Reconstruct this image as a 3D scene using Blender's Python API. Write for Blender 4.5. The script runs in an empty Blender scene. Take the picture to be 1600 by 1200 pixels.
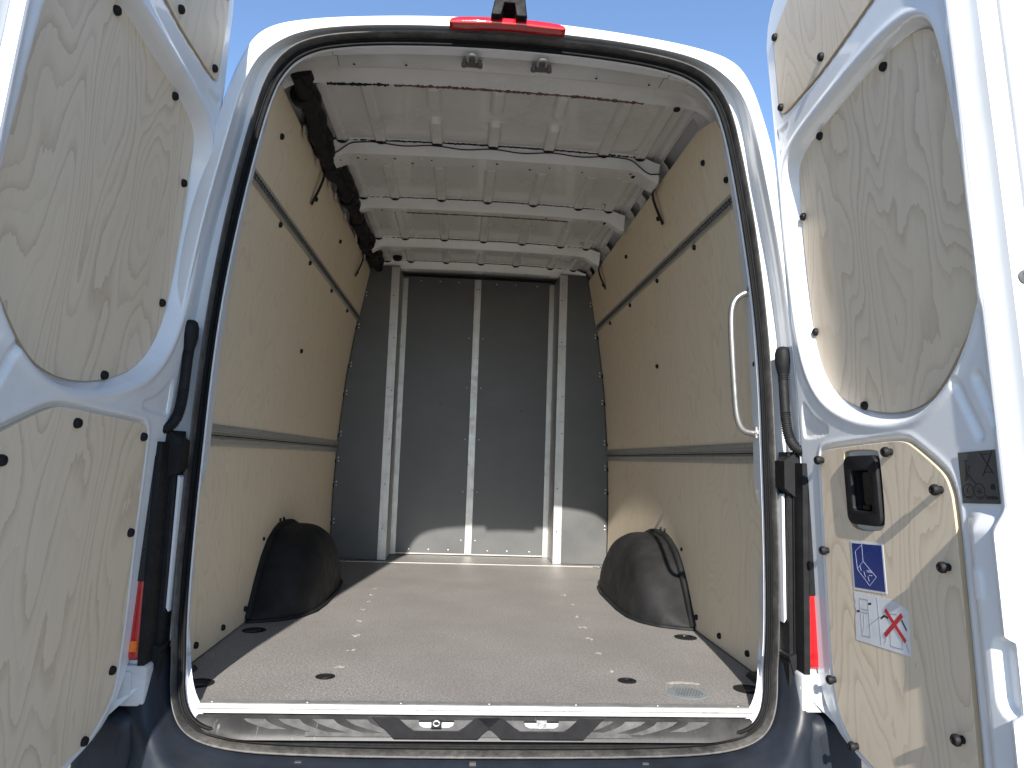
import bpy, bmesh, math, random
import numpy as np
from mathutils import Vector, Matrix
random.seed(7); rng = np.random.default_rng(7)
S = bpy.context.scene
R = math.radians

# ------------------------------------------------------------------ camera
def look(yaw, pitch, roll):
    cy, sy, cp, sp = math.cos(yaw), math.sin(yaw), math.cos(pitch), math.sin(pitch)
    f = Vector((sy*cp, cy*cp, sp)); r = Vector((cy, -sy, 0)); u = r.cross(f)
    c, s = math.cos(roll), math.sin(roll)
    return c*r+s*u, -s*r+c*u, f
cd = bpy.data.cameras.new('camera'); cam = bpy.data.objects.new('camera', cd)
S.collection.objects.link(cam); S.camera = cam
r_, u_, f_ = look(R(3.89941), R(6.07651), R(1.90557))
m = Matrix((r_, u_, -f_)).transposed().to_4x4(); m.translation = Vector((-.08036, -1.92751, .64406))
cam.matrix_world = m
cd.sensor_width = 36.0; cd.lens = 1109./1600*36; cd.clip_start = .02; cd.clip_end = 3000

# ------------------------------------------------------------------ sky, sun, exposure
SUN = Vector((-.092, -1, .592)).normalized()          # direction to the sun
elev = math.asin(SUN.z); azim = math.atan2(SUN.x, SUN.y)
W = bpy.data.worlds.new('World'); S.world = W; W.use_nodes = True
nt = W.node_tree; nt.nodes.clear()
sky = nt.nodes.new('ShaderNodeTexSky'); sky.sky_type = 'NISHITA'; sky.sun_disc = False
sky.sun_elevation = elev; sky.sun_rotation = azim; sky.air_density = .9; sky.dust_density = .15; sky.ozone_density = 3.0
bg = nt.nodes.new('ShaderNodeBackground'); bg.inputs[1].default_value = .115
wo = nt.nodes.new('ShaderNodeOutputWorld')
nt.links.new(sky.outputs[0], bg.inputs[0]); nt.links.new(bg.outputs[0], wo.inputs[0])
sl = bpy.data.lights.new('sun', 'SUN'); sl.energy = 4.4; sl.angle = R(.6); sl.color = (1, .95, .88)
so = bpy.data.objects.new('sun', sl); S.collection.objects.link(so)
so.rotation_euler = SUN.to_track_quat('Z', 'Y').to_euler(); so.location = (-2, -12, 9)
S.view_settings.view_transform = 'Standard'; S.view_settings.look = 'None'
S.view_settings.gamma = 1; S.view_settings.use_curve_mapping = False
S.view_settings.exposure = 1.18
S.render.engine = 'CYCLES'
S.cycles.use_denoising = True; S.cycles.max_bounces = 12; S.cycles.diffuse_bounces = 8; S.cycles.glossy_bounces = 5
S.cycles.sample_clamp_indirect = 8

# ------------------------------------------------------------------ materials
class NT:
    def __init__(s, name):
        s.m = bpy.data.materials.new(name); s.m.use_nodes = True
        s.t = s.m.node_tree; s.b = s.t.nodes['Principled BSDF']
    def n(s, typ, **kw):
        x = s.t.nodes.new('ShaderNode'+typ)
        for k, v in kw.items(): setattr(x, k, v)
        return x
    def l(s, a, b): s.t.links.new(a, b)
    def coords(s, kind='Object', scale=(1, 1, 1)):
        tc = s.n('TexCoord'); mp = s.n('Mapping'); mp.inputs['Scale'].default_value = scale
        s.l(tc.outputs[kind], mp.inputs[0]); return mp.outputs[0]
    def noise(s, vec, scale, detail=3, rough=.5, dist=0):
        x = s.n('TexNoise'); x.inputs['Scale'].default_value = scale; x.inputs['Detail'].default_value = detail
        x.inputs['Roughness'].default_value = rough; x.inputs['Distortion'].default_value = dist
        s.l(vec, x.inputs['Vector']); return x.outputs['Fac']
    def ramp(s, fac, stops):
        x = s.n('ValToRGB'); e = x.color_ramp.elements
        while len(e) < len(stops): e.new(.5)
        for q, (p, c) in zip(e, stops):
            q.position = p; q.color = (c[0], c[1], c[2], 1) if not isinstance(c, (int, float)) else (c, c, c, 1)
        s.l(fac, x.inputs[0]); return x.outputs[0]
    def math(s, op, a, b=None, c=None):
        x = s.n('Math', operation=op)
        for i, v in enumerate((a, b, c)):
            if v is None: continue
            if isinstance(v, (int, float)): x.inputs[i].default_value = v
            else: s.l(v, x.inputs[i])
        return x.outputs[0]
    def mix(s, fac, a, b, mode='MIX'):
        x = s.n('Mix', data_type='RGBA', blend_type=mode)
        for i, v in ((0, fac), (6, a), (7, b)):
            if isinstance(v, (int, float)): x.inputs[i].default_value = v
            elif isinstance(v, tuple): x.inputs[i].default_value = (*v, 1)
            else: s.l(v, x.inputs[i])
        return x.outputs[2]
    def bump(s, h, strength=.2, dist=.002):
        x = s.n('Bump'); x.inputs['Strength'].default_value = strength; x.inputs['Distance'].default_value = dist
        s.l(h, x.inputs['Height']); s.l(x.outputs[0], s.b.inputs['Normal'])
    def set(s, **kw):
        for k, v in kw.items():
            i = s.b.inputs[k.replace('_', ' ')]
            if hasattr(v, 'is_linked') or hasattr(v, 'links'): s.l(v, i)
            else: i.default_value = (*v, 1) if isinstance(v, tuple) else v
        return s.m

def simple(name, col, rough=.5, metal=0, noise_amt=.12, nscale=14, coat=0, bump=0, bscale=300, spec=.5):
    t = NT(name); c = t.coords()
    f = t.noise(c, nscale, 4, .6)
    dark = tuple(x*(1-noise_amt) for x in col); lite = tuple(min(1, x*(1+noise_amt)) for x in col)
    t.set(Base_Color=t.ramp(f, [(.3, dark), (.7, lite)]), Roughness=t.ramp(t.noise(c, nscale*2.3, 3), [(.3, max(.05, rough-.07)), (.7, min(1, rough+.07))]), Metallic=metal)
    t.set(Specular_IOR_Level=spec)
    if coat: t.set(Coat_Weight=coat, Coat_Roughness=.08)
    if bump: t.bump(t.noise(c, bscale, 2), bump, .001)
    return t.m

M = {}
def paint(name, col, rough, dirt):
    t = NT(name); c = t.coords()
    d = t.noise(c, 5, 6, .65); spec = t.noise(c, 90, 3, .6)
    c1 = t.mix(t.ramp(d, [(.52, 0.), (.75, dirt)]), col, tuple(x*.62 for x in (col[0], col[1]*.97, col[2]*.9)))
    c2 = t.mix(t.ramp(spec, [(.70, 0.), (.76, dirt*.8)]), c1, (.25, .22, .18))
    t.set(Base_Color=c2, Roughness=t.ramp(d, [(.3, rough), (.7, rough+.1)]), Coat_Weight=.55, Coat_Roughness=.06)
    t.bump(t.noise(c, 45, 1), .012, .003)
    return t.m
M['paint'] = paint('white_body_paint', (.73, .745, .76), .34, .25)
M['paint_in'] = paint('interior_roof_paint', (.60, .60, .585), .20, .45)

def plywood(name, scale, contrast, base, dark):
    t = NT(name)
    tc = t.n('TexCoord'); uv = tc.outputs['UV']
    def mp(sx, sy, off=(0, 0, 0)):
        x = t.n('Mapping'); x.inputs['Scale'].default_value = (sx, sy, 1); x.inputs['Location'].default_value = off
        oi = t.n('ObjectInfo'); v = t.n('VectorMath', operation='ADD')
        sc = t.n('VectorMath', operation='SCALE'); cmb = t.n('CombineXYZ')
        t.l(oi.outputs['Random'], cmb.inputs[0]); t.l(oi.outputs['Random'], cmb.inputs[1]); t.l(cmb.outputs[0], sc.inputs[0]); sc.inputs['Scale'].default_value = 13.7
        t.l(uv, v.inputs[0]); t.l(sc.outputs[0], v.inputs[1]); t.l(v.outputs[0], x.inputs[0]); return x.outputs[0]
    # rotary-cut figure: contour lines of a stretched noise field
    n = t.noise(mp(2.4*scale, .62*scale), 1.6, 2.4, .42, .25)
    wob = t.math('ADD', t.noise(mp(26, 8), 1.0, 3, .6), t.math('MULTIPLY', t.noise(mp(90, 17), 1.0, 2, .6), .55))
    f = t.math('ADD', t.math('MULTIPLY', n, 30), t.math('MULTIPLY', wob, .75))
    fr = t.math('FRACT', f)
    line = t.ramp(fr, [(0., 0.), (.55, .10), (.90, .75), (.965, 1.), (1., 0.)])
    idx = t.n('TexWhiteNoise', noise_dimensions='1D'); t.l(t.math('FLOOR', f), idx.inputs['W'])
    line = t.math('MULTIPLY', line, t.math('MULTIPLY_ADD', idx.outputs['Value'], .75, .25))
    fib = t.noise(mp(420, 9), 1, 2, .6)
    pores = t.noise(mp(260, 26), 1, 1, .5)
    blotch = t.noise(mp(3, 1.1), 1, 3, .5)
    c = t.mix(t.math('MULTIPLY', line, contrast), base, dark)
    c = t.mix(t.ramp(fib, [(.3, .26), (.7, 0.)]), c, tuple(x*.72 for x in base))
    c = t.mix(t.ramp(pores, [(.68, 0.), (.78, .22)]), c, tuple(x*.55 for x in base))
    c = t.mix(t.ramp(blotch, [(.3, .22), (.7, 0.)]), c, (base[0]*.84, base[1]*.79, base[2]*.70))
    t.set(Base_Color=c, Roughness=.52)
    t.bump(t.math('SUBTRACT', fib, t.math('MULTIPLY', line, .3)), .05, .001)
    return t.m
M['ply_door'] = plywood('birch_door_plywood', 1.0, .62, (.735, .62, .475), (.37, .275, .18))
M['ply_wall'] = plywood('birch_wall_plywood', 1.15, .45, (.77, .66, .495), (.47, .37, .25))
t = NT('plywood_cut_edge'); c = t.coords(); w = t.n('TexWave'); w.inputs['Scale'].default_value = 160; t.l(c, w.inputs[0])
M['ply_edge'] = t.set(Base_Color=t.ramp(w.outputs['Fac'], [(.3, (.42, .31, .18)), (.7, (.60, .48, .32))]), Roughness=.7)

# anti-slip floor film
t = NT('floor_film'); c = t.coords()
v = t.n('TexVoronoi', feature='DISTANCE_TO_EDGE'); v.inputs['Scale'].default_value = 80; t.l(c, v.inputs['Vector'])
hexl = t.ramp(v.outputs['Distance'], [(.02, 1.), (.12, 0.)])
grain = t.noise(c, 170, 4, .8); big = t.noise(c, 2.4, 5, .6)
mpx = t.coords('Object', (1.2, 9, 1)); streak = t.noise(mpx, 1.6, 5, .65)
fc = t.ramp(grain, [(.34, (.105, .099, .094)), (.5, (.224, .213, .202)), (.66, (.40, .385, .365))])
fc = t.mix(t.math('MULTIPLY', hexl, .30), fc, (.10, .088, .085))
fc = t.mix(t.ramp(big, [(.38, .30), (.62, 0.)]), fc, (.12, .106, .10))
fc = t.mix(t.ramp(streak, [(.60, 0.), (.78, .22)]), fc, (.10, .09, .09))
mpy = t.coords('Object', (6, 1.0, 1)); sc2 = t.noise(mpy, 3.0, 6, .7)
fc = t.mix(t.ramp(sc2, [(.62, 0.), (.72, .28)]), fc, (.34, .31, .285))
t.set(Base_Color=fc, Roughness=.55); t.bump(t.math('ADD', t.math('MULTIPLY', hexl, -.6), grain), .25, .001)
M['floor'] = t.m

t = NT('grey_bulkhead_board'); c = t.coords()
big = t.noise(c, 3, 5, .6); scr = t.noise(t.coords('Object', (60, 1, 7)), 1.0, 6, .75); fine = t.noise(c, 260, 2)
bc = t.ramp(big, [(.3, (.072, .074, .074)), (.7, (.105, .107, .106))])
bc = t.mix(t.ramp(scr, [(.66, 0.), (.76, .35)]), bc, (.26, .26, .25))
bc = t.mix(t.ramp(fine, [(.4, .15), (.6, 0.)]), bc, (.07, .07, .07))
t.set(Base_Color=bc, Roughness=t.ramp(big, [(.3, .38), (.7, .52)])); t.bump(fine, .06, .001); M['board'] = t.m

def metal(name, col, rough, sv=(2, 2, 160)):
    t = NT(name); c = t.coords()
    br = t.noise(t.coords('Object', sv), 1.5, 4, .6); sp = t.noise(c, 26, 5, .7); smear = t.noise(t.coords('Object', (9, 9, 30)), 1, 4, .7)
    cc = t.mix(t.ramp(sp, [(.60, 0.), (.72, .55)]), t.ramp(br, [(.3, tuple(x*.78 for x in col)), (.7, col)]), tuple(x*.38 for x in col))
    cc = t.mix(t.ramp(smear, [(.62, 0.), (.68, .4)]), cc, tuple(x*.5 for x in col))
    t.set(Base_Color=cc, Metallic=.85, Roughness=t.ramp(sp, [(.3, rough), (.7, rough+.2)])); t.bump(br, .04, .001)
    return t.m
M['alu'] = metal('raw_aluminium', (.56, .55, .525), .38, (160, 160, 2))
M['rail'] = metal('rail_aluminium', (.62, .61, .57), .42, (160, 2, 160))
M['sill_alu'] = metal('sill_aluminium', (.62, .62, .61), .38, (2, 160, 160))
M['steel'] = metal('zinc_steel', (.62, .61, .58), .33, (30, 30, 30))
M['tube'] = metal('grab_bar_steel', (.36, .355, .34), .28, (60, 60, 4))

def rubber(name, dustcol, lo, hi):
    t = NT(name); c = t.coords(); d = t.noise(c, 7, 6, .7); d2 = t.noise(c, 60, 4, .7)
    f = t.math('MULTIPLY', t.ramp(d, [(lo, 0.), (hi, 1.)]), t.ramp(d2, [(.3, .35), (.65, 1.)]))
    t.set(Base_Color=t.mix(f, (.020, .020, .021), dustcol), Roughness=t.ramp(d, [(.3, .42), (.7, .7)])); t.bump(d2, .08, .001)
    return t.m
M['seal'] = rubber('dusty_seal_rubber', (.13, .123, .11), .30, .66)
M['seal_lip'] = simple('black_seal_rubber', (.006, .006, .0065), .65, 0, .3, 20, spec=.15)
M['black'] = simple('black_plastic', (.011, .011, .012), .6, 0, .3, 30, spec=.22)
M['gloss_black'] = simple('gloss_black_plastic', (.012, .012, .013), .18, 0, .3, 30)
M['arch'] = simple('textured_black_plastic', (.011, .011, .0115), .68, 0, .5, 9, 0, .8, 170, spec=.28)
M['bumper'] = simple('bumper_plastic', (.016, .020, .028), .45, 0, .35, 6, 0, .12, 420, spec=.3)
M['bracket'] = simple('camera_bracket_plastic', (.004, .004, .005), .55, 0, .2, 30, spec=.12)
M['hole'] = simple('dark_hole', (.004, .004, .004), .9)
M['glue'] = simple('rust_brown_glue', (.12, .055, .035), .55, 0, .5, 40)
M['red'] = simple('red_lens', (.42, .008, .012), .12, 0, .15, 60, 1.0)
M['amber'] = simple('amber_reflection', (.75, .16, .01), .12, 0, .15, 60, 1.0)  # colour of the orange reflection painted into the left tail lamp
t = NT('tread_plastic'); c = t.coords(); d = t.noise(c, 9, 6, .7); sc = t.noise(t.coords('Object', (70, 9, 9)), 1, 6, .75)
tc_ = t.mix(t.ramp(d, [(.42, 0.), (.68, .75)]), (.012, .012, .012), (.045, .043, .040))
tc_ = t.mix(t.ramp(sc, [(.64, 0.), (.70, .6)]), tc_, (.20, .19, .17))
t.set(Base_Color=tc_, Roughness=.5); t.bump(t.noise(c, 220, 2), .15, .001); M['tread'] = t.m
M['tread_strip'] = simple('worn_grip_strip', (.075, .073, .07), .6, 0, .45, 25)
M['blue'] = simple('blue_sticker', (.012, .030, .17), .25, 0, .1, 5)
M['white_st'] = simple('worn_white_sticker', (.66, .67, .69), .38, 0, .10, 12)
M['grey_st'] = simple('dark_grey_sticker', (.075, .073, .070), .35, 0, .08, 8)
M['red_ink'] = simple('red_ink', (.50, .02, .03), .4)
M['black_ink'] = simple('black_ink', (.012, .012, .012), .4)
M['grey_ink'] = simple('grey_ink', (.28, .29, .31), .4)
M['pale_ink'] = simple('pale_ink', (.42, .46, .62), .4)
M['residue'] = simple('cream_residue', (.36, .335, .295), .6, 0, .3, 90)
M['disc'] = simple('blue_grey_disc', (.17, .19, .20), .4, 0, .15, 30)
M['white_pl'] = simple('white_plastic', (.50, .51, .52), .4)
M['yellow'] = simple('yellow_paint_mark', (.62, .52, .03), .5)
t = NT('asphalt_ground'); c = t.coords()
g1 = t.noise(c, 160, 3, .7); g2 = t.noise(c, 1.3, 5, .6)
t.set(Base_Color=t.mix(t.ramp(g2, [(.3, .3), (.7, 0.)]), t.ramp(g1, [(.3, (.08, .075, .068)), (.55, (.22, .205, .185)), (.75, (.36, .34, .31))]), (.10, .095, .088)), Roughness=.9)
t.bump(g1, .5, .004); M['ground'] = t.m

# ------------------------------------------------------------------ mesh helpers
def add(name, me, mat, parent=None, smooth=None, mw=None):
    ob = bpy.data.objects.new(name, me); S.collection.objects.link(ob)
    if mat is not None and not me.materials:
        me.materials.append(M[mat] if isinstance(mat, str) else mat)
    if smooth is not None:
        me.polygons.foreach_set('use_smooth', [True]*len(me.polygons))
        if smooth < 180: me.set_sharp_from_angle(angle=R(smooth))
    if mw is not None: ob.matrix_basis = mw
    if parent is not None:
        ob.parent = parent
        if parent is VAN: ob.matrix_parent_inverse = Matrix.Translation(-VAN.location)
    return ob
def mesh(verts, faces, uv=None, fix=True):
    me = bpy.data.meshes.new('m'); me.from_pydata([tuple(map(float, v)) for v in verts], [], [tuple(f) for f in faces])
    if uv is not None:
        l = me.uv_layers.new(name='UVMap'); vi = np.empty(len(me.loops), int); me.loops.foreach_get('vertex_index', vi)
        l.data.foreach_set('uv', np.asarray(uv, float)[vi].ravel())
    if fix:
        bm = bmesh.new(); bm.from_mesh(me); bmesh.ops.recalc_face_normals(bm, faces=bm.faces); bm.to_mesh(me); bm.free()
    me.update(); return me
def grid(rows, close_row=False, close_col=False, uv=None):
    n = len(rows[0]); v = [p for r in rows for p in r]; f = []
    for i in range(len(rows)-(0 if close_col else 1)):
        a = i*n; b = ((i+1) % len(rows))*n
        for j in range(n-(0 if close_row else 1)):
            k = (j+1) % n; f.append((a+j, a+k, b+k, b+j))
    return mesh(v, f, uv)
class MB:
    """collects shapes for one part"""
    def __init__(s): s.v = []; s.f = []
    def add(s, v, f):
        o = len(s.v); s.v += [tuple(p) for p in v]; s.f += [tuple(i+o for i in q) for q in f]; return s
    def box(s, a, b, T=None):
        x0, y0, z0 = a; x1, y1, z1 = b
        v = [(x0, y0, z0), (x1, y0, z0), (x1, y1, z0), (x0, y1, z0), (x0, y0, z1), (x1, y0, z1), (x1, y1, z1), (x0, y1, z1)]
        if T: v = [T(*p) for p in v]
        return s.add(v, [(0, 3, 2, 1), (4, 5, 6, 7), (0, 1, 5, 4), (1, 2, 6, 5), (2, 3, 7, 6), (3, 0, 4, 7)])
    def tube(s, path, rad, seg=10, cap=True, up=(0, 0, 1)):
        P = [Vector(p) for p in path]; n = len(P); rings = []
        rad = rad if hasattr(rad, '__len__') else [rad]*n
        prev = None
        for i in range(n):
            t = (P[min(i+1, n-1)]-P[max(i-1, 0)]).normalized()
            if prev is None:
                a = Vector(up); a = a-t*a.dot(t)
                if a.length < 1e-3: a = Vector((1, 0, 0)); a = a-t*a.dot(t)
            else: a = prev-t*prev.dot(t)
            a.normalize(); prev = a; b = t.cross(a)
            rings.append([P[i]+(a*math.cos(q)+b*math.sin(q))*rad[i] for q in [2*math.pi*j/seg for j in range(seg)]])
        v = [p for r in rings for p in r]; f = []
        for i in range(n-1):
            for j in range(seg):
                k = (j+1) % seg; f.append((i*seg+j, i*seg+k, (i+1)*seg+k, (i+1)*seg+j))
        if cap: f += [tuple(range(seg))[::-1], tuple(range((n-1)*seg, n*seg))]
        return s.add(v, f)
    def lathe(s, prof, seg=20, T=None):
        v = []; f = []
        for (r, z) in prof:
            for j in range(seg):
                a = 2*math.pi*j/seg; p = (r*math.cos(a), r*math.sin(a), z); v.append(T(*p) if T else p)
        for i in range(len(prof)-1):
            for j in range(seg):
                k = (j+1) % seg; f.append((i*seg+j, i*seg+k, (i+1)*seg+k, (i+1)*seg+j))
        if prof[0][0] > 1e-5: f.append(tuple(range(seg))[::-1])
        f.append(tuple(range((len(prof)-1)*seg, len(prof)*seg)))
        return s.add(v, f)
    def poly(s, pts, z0, z1, T=None):
        n = len(pts); v = [(x, y, z0) for x, y in pts]+[(x, y, z1) for x, y in pts]
        if T: v = [T(*p) for p in v]
        return s.add(v, [tuple(range(n))[::-1], tuple(range(n, 2*n))]+[(i, (i+1) % n, n+(i+1) % n, n+i) for i in range(n)])
    def me(s): return mesh(s.v, s.f)
    def build(s, name, mat, parent, smooth=None): return add(name, s.me(), mat, parent, smooth)
def chaikin(p, n=2, closed=True):
    p = np.asarray(p, float)
    for _ in range(n):
        q = np.roll(p, -1, 0) if closed else p[1:]
        a = p if closed else p[:-1]
        r = np.empty((2*len(a), p.shape[1])); r[0::2] = .75*a+.25*q; r[1::2] = .25*a+.75*q
        if not closed: r = np.vstack([p[:1], r, p[-1:]])
        p = r
    return p
def ss(x): x = np.clip(x, 0, 1); return x*x*(3-2*x)
def plate(outline, holes, z0, z1, T=None, bevel=0.):
    """flat plate with holes -> verts in (x,y,z) mapped by T; uv = x,y"""
    cu = bpy.data.curves.new('c', 'CURVE'); cu.dimensions = '2D'; cu.fill_mode = 'BOTH'
    for poly in [outline]+list(holes):
        sp = cu.splines.new('POLY'); sp.points.add(len(poly)-1); sp.use_cyclic_u = True
        for q, (x, y) in zip(sp.points, poly): q.co = (x, y, 0, 1)
    cu.extrude = (z1-z0)/2-bevel; cu.bevel_depth = bevel; cu.bevel_resolution = 1; cu.offset = -bevel
    ob = bpy.data.objects.new('c', cu); S.collection.objects.link(ob)
    dg = bpy.context.evaluated_depsgraph_get(); me = bpy.data.meshes.new_from_object(ob.evaluated_get(dg))
    S.collection.objects.unlink(ob); bpy.data.objects.remove(ob); bpy.data.curves.remove(cu)
    bm = bmesh.new(); bm.from_mesh(me); bmesh.ops.remove_doubles(bm, verts=bm.verts, dist=1e-5)
    uvl = bm.loops.layers.uv.verify()
    for f in bm.faces:
        for l in f.loops: l[uvl].uv = (l.vert.co.x, l.vert.co.y)
    for v in bm.verts:
        x, y, z = v.co; z += (z0+z1)/2
        v.co = T(x, y, z) if T else (x, y, z)
    bmesh.ops.recalc_face_normals(bm, faces=bm.faces)
    me.materials.clear(); bm.to_mesh(me); bm.free(); return me
def circle(cx, cy, r, n=20, ry=None): return [(cx+r*math.cos(2*math.pi*i/n), cy+(ry or r)*math.sin(2*math.pi*i/n)) for i in range(n)]
def rrect(x0, y0, x1, y1, r, n=5):
    o = []
    for cx, cy, a in ((x1-r, y1-r, 0), (x0+r, y1-r, 90), (x0+r, y0+r, 180), (x1-r, y0+r, 270)):
        o += [(cx+r*math.cos(R(a+90*i/n)), cy+r*math.sin(R(a+90*i/n))) for i in range(n+1)]
    return o
def bar(a, b, w):
    (x0, y0), (x1, y1) = a, b; d = math.hypot(x1-x0, y1-y0) or 1; nx, ny = -(y1-y0)/d*w/2, (x1-x0)/d*w/2
    return [(x0+nx, y0+ny), (x0-nx, y0-ny), (x1-nx, y1-ny), (x1+nx, y1+ny)]
def frame_to(loc, normal, up=(0, 0, 1)):
    n = Vector(normal).normalized(); u = Vector(up); x = u.cross(n)
    if x.length < 1e-3: x = Vector((1, 0, 0))
    x.normalize(); y = n.cross(x); m = Matrix((x, y, n)).transposed().to_4x4(); m.translation = Vector(loc); return m

# ------------------------------------------------------------------ ground and van root
GZ = -.68
g = add('ground', mesh([(-400, -400, GZ), (400, -400, GZ), (400, 400, GZ), (-400, 400, GZ)], [(0, 1, 2, 3)]), 'ground'); g['kind'] = 'structure'
VAN = bpy.data.objects.new('cargo_van', None); VAN.location = (0, 1.4, GZ); S.collection.objects.link(VAN)
VAN['label'] = 'white cargo van seen from behind, both rear doors open, load bay lined with birch plywood'
VAN['category'] = 'van'

# ------------------------------------------------------------------ rear opening contours (x,z), right half bottom -> top
C_in = [(0, -.070), (.45, -.066), (.66, -.052), (.722, -.03), (.757, .03), (.772, .12), (.778, .25), (.778, .45), (.774, .65), (.769, .88), (.755, 1.1), (.725, 1.34), (.69, 1.56), (.668, 1.66), (.645, 1.725), (.605, 1.78), (.55, 1.812), (.50, 1.826), (.40, 1.843), (.2, 1.857), (0, 1.861)]
C_out = [(0, -.113), (.45, -.109), (.64, -.097), (.735, -.06), (.785, .02), (.804, .12), (.809, .3), (.809, .45), (.801, .8), (.788, 1.04), (.762, 1.3), (.73, 1.5), (.71, 1.6), (.69, 1.69), (.66, 1.762), (.61, 1.815), (.55, 1.842), (.47, 1.861), (.3, 1.882), (0, 1.894)]
C_gut = [(0, -.135), (.45, -.133), (.66, -.125), (.76, -.09), (.83, 0), (.866, .1), (.872, .3), (.87, .7), (.852, 1.0), (.822, 1.26), (.785, 1.47), (.752, 1.645), (.72, 1.745), (.68, 1.798), (.61, 1.848), (.5, 1.877), (.3, 1.899), (0, 1.910)]
C_sil = [(0, -.30), (.6, -.30), (.86, -.28), (.93, -.20), (.955, .05), (.955, .3), (.945, .7), (.915, 1.05), (.868, 1.29), (.835, 1.47), (.79, 1.67), (.737, 1.81), (.68, 1.868), (.56, 1.898), (.4, 1.918), (.2, 1.934), (0, 1.940)]
C_fl = [(0, -.062), (.45, -.058), (.64, -.045), (.70, -.022), (.735, .03), (.752, .12), (.757, .22), (.757, .34), (.772, .40), (.772, .50), (.751, .58), (.750, .70), (.745, .92), (.73, 1.14), (.703, 1.37), (.675, 1.53), (.652, 1.63), (.625, 1.70), (.585, 1.747), (.53, 1.78), (.48, 1.797), (.38, 1.815), (.2, 1.829), (0, 1.833)]
NA = 640; CZ = .9
lerp = lambda a, b, t: a+(b-a)*t
TH = np.linspace(0, 2*math.pi, NA, endpoint=False)
def polar(half, it=3):
    h = np.array(half); full = np.vstack([h, h[-2:0:-1]*[-1, 1]])
    p = chaikin(full, it); a = np.arctan2(p[:, 0], -(p[:, 1]-CZ)) % (2*math.pi); r = np.hypot(p[:, 0], p[:, 1]-CZ)
    o = np.argsort(a); return np.interp(TH, a[o], r[o], period=2*math.pi)
P_in, P_out, P_gut, P_sil, P_fl = map(polar, (C_in, C_out, C_gut, C_sil, C_fl))
def ring(r, y):
    x = r*np.sin(TH); z = CZ-r*np.cos(TH)
    yy = .0235*z-.05*ss((.12-z)/.17)+y
    return np.c_[x, yy, z]
def scaled(pol, dy, mu=0.):
    """the same outline seen from the photograph's distance, moved dy along the van"""
    z = CZ-pol*np.cos(TH); k = (1.9275+dy)/(1.9275+mu*z); x = pol*np.sin(TH)*k; z = .644+(z-.644)*k
    a = np.arctan2(x, -(z-CZ)) % (2*math.pi); r = np.hypot(x, z-CZ); o = np.argsort(a); return np.interp(TH, a[o], r[o], period=2*math.pi)
zg = CZ-P_gut*np.cos(TH); tt_ = ss((zg-1.55)/.28); dg = -.072+.050*tt_   # the rain channel is shallower along the roof
Q_gut, Q_sil = scaled(P_gut, dg), scaled(P_sil, dg*.7); fd = dg/-.072
zo = CZ-P_out*np.cos(TH); low = ss((.10-zo)/.12)            # towards the bottom the shell gives way to the bumper
Q_gut = lerp(Q_gut, P_out+.012, low); gy = dg*(1-low)
front = ring(Q_sil+.080, 0); front[:, 1] = 3.4
mid = ring(Q_sil+.080, 0); mid[:, 1] = .35
wi = np.maximum(P_out+.008, Q_gut+.009*(1-low))
rows = [front, mid, ring(Q_sil+.040, .13), ring(Q_sil+.016, .02), ring(Q_sil+.002, -.035*fd*(1-low)), ring(lerp(Q_sil, Q_gut, .25), -.062*fd*(1-low)), ring(lerp(Q_sil, Q_gut, .6), -.071*fd*(1-low)),
        ring(lerp(Q_sil, Q_gut, .93), -.075*fd*(1-low)), ring(Q_gut, gy), ring(Q_gut+.002, gy*.9), ring(lerp(Q_gut, wi, .30), gy*.72), ring(lerp(Q_gut, wi, .36), gy*.66), ring(lerp(Q_gut, wi, .36), gy*.55), ring(lerp(Q_gut, wi, .42), gy*.48),
        ring(lerp(Q_gut, wi, .66), gy*.16), ring(lerp(Q_gut, wi, .76), gy*.12), ring(lerp(Q_gut, wi, .80), .004), ring(wi, .016), ring(wi-.004, .026), ring(P_out+.004, .030), ring(lerp(P_out, P_in, .1), .036), ring(P_in, .042)]
up = np.where(zo > .10)[0]; up = np.roll(up, -np.argmax(np.diff(np.r_[up, up[0]+NA])) - 1)
body = add('body_shell', grid(rows[:4], close_row=True), 'paint', VAN, 22)
add('rear_frame', grid([q[up] for q in rows[3:]]), 'paint', body, 22)
# added unseen cap across the shell's front, keeps light out of the load bay
n = NA; add('front_light_cap', mesh([tuple(p) for p in front], [tuple(range(n))]), 'paint', VAN)
LP = lambda t_: lerp(P_out, P_in, t_)
seal_rows = [ring(P_out, .034), ring(LP(.03), .014), ring(LP(.10), .001), ring(LP(.19), -.006), ring(LP(.28), -.001), ring(LP(.34), .014), ring(LP(.37), .026)]
seal = add('door_seal', grid(seal_rows, close_row=True), 'seal', VAN, 180)
lip_rows = [ring(LP(.35), .032), ring(LP(.40), .024), ring(LP(.50), .021), ring(LP(.58), .026), ring(LP(.66), .029), ring(LP(.76), .023), ring(LP(.90), .022), ring(LP(1.02), .026), ring(P_in+.001, .032), ring(P_in+.006, .040)]
add('seal_lip', grid(lip_rows, close_row=True), 'seal_lip', seal, 180)
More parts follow.
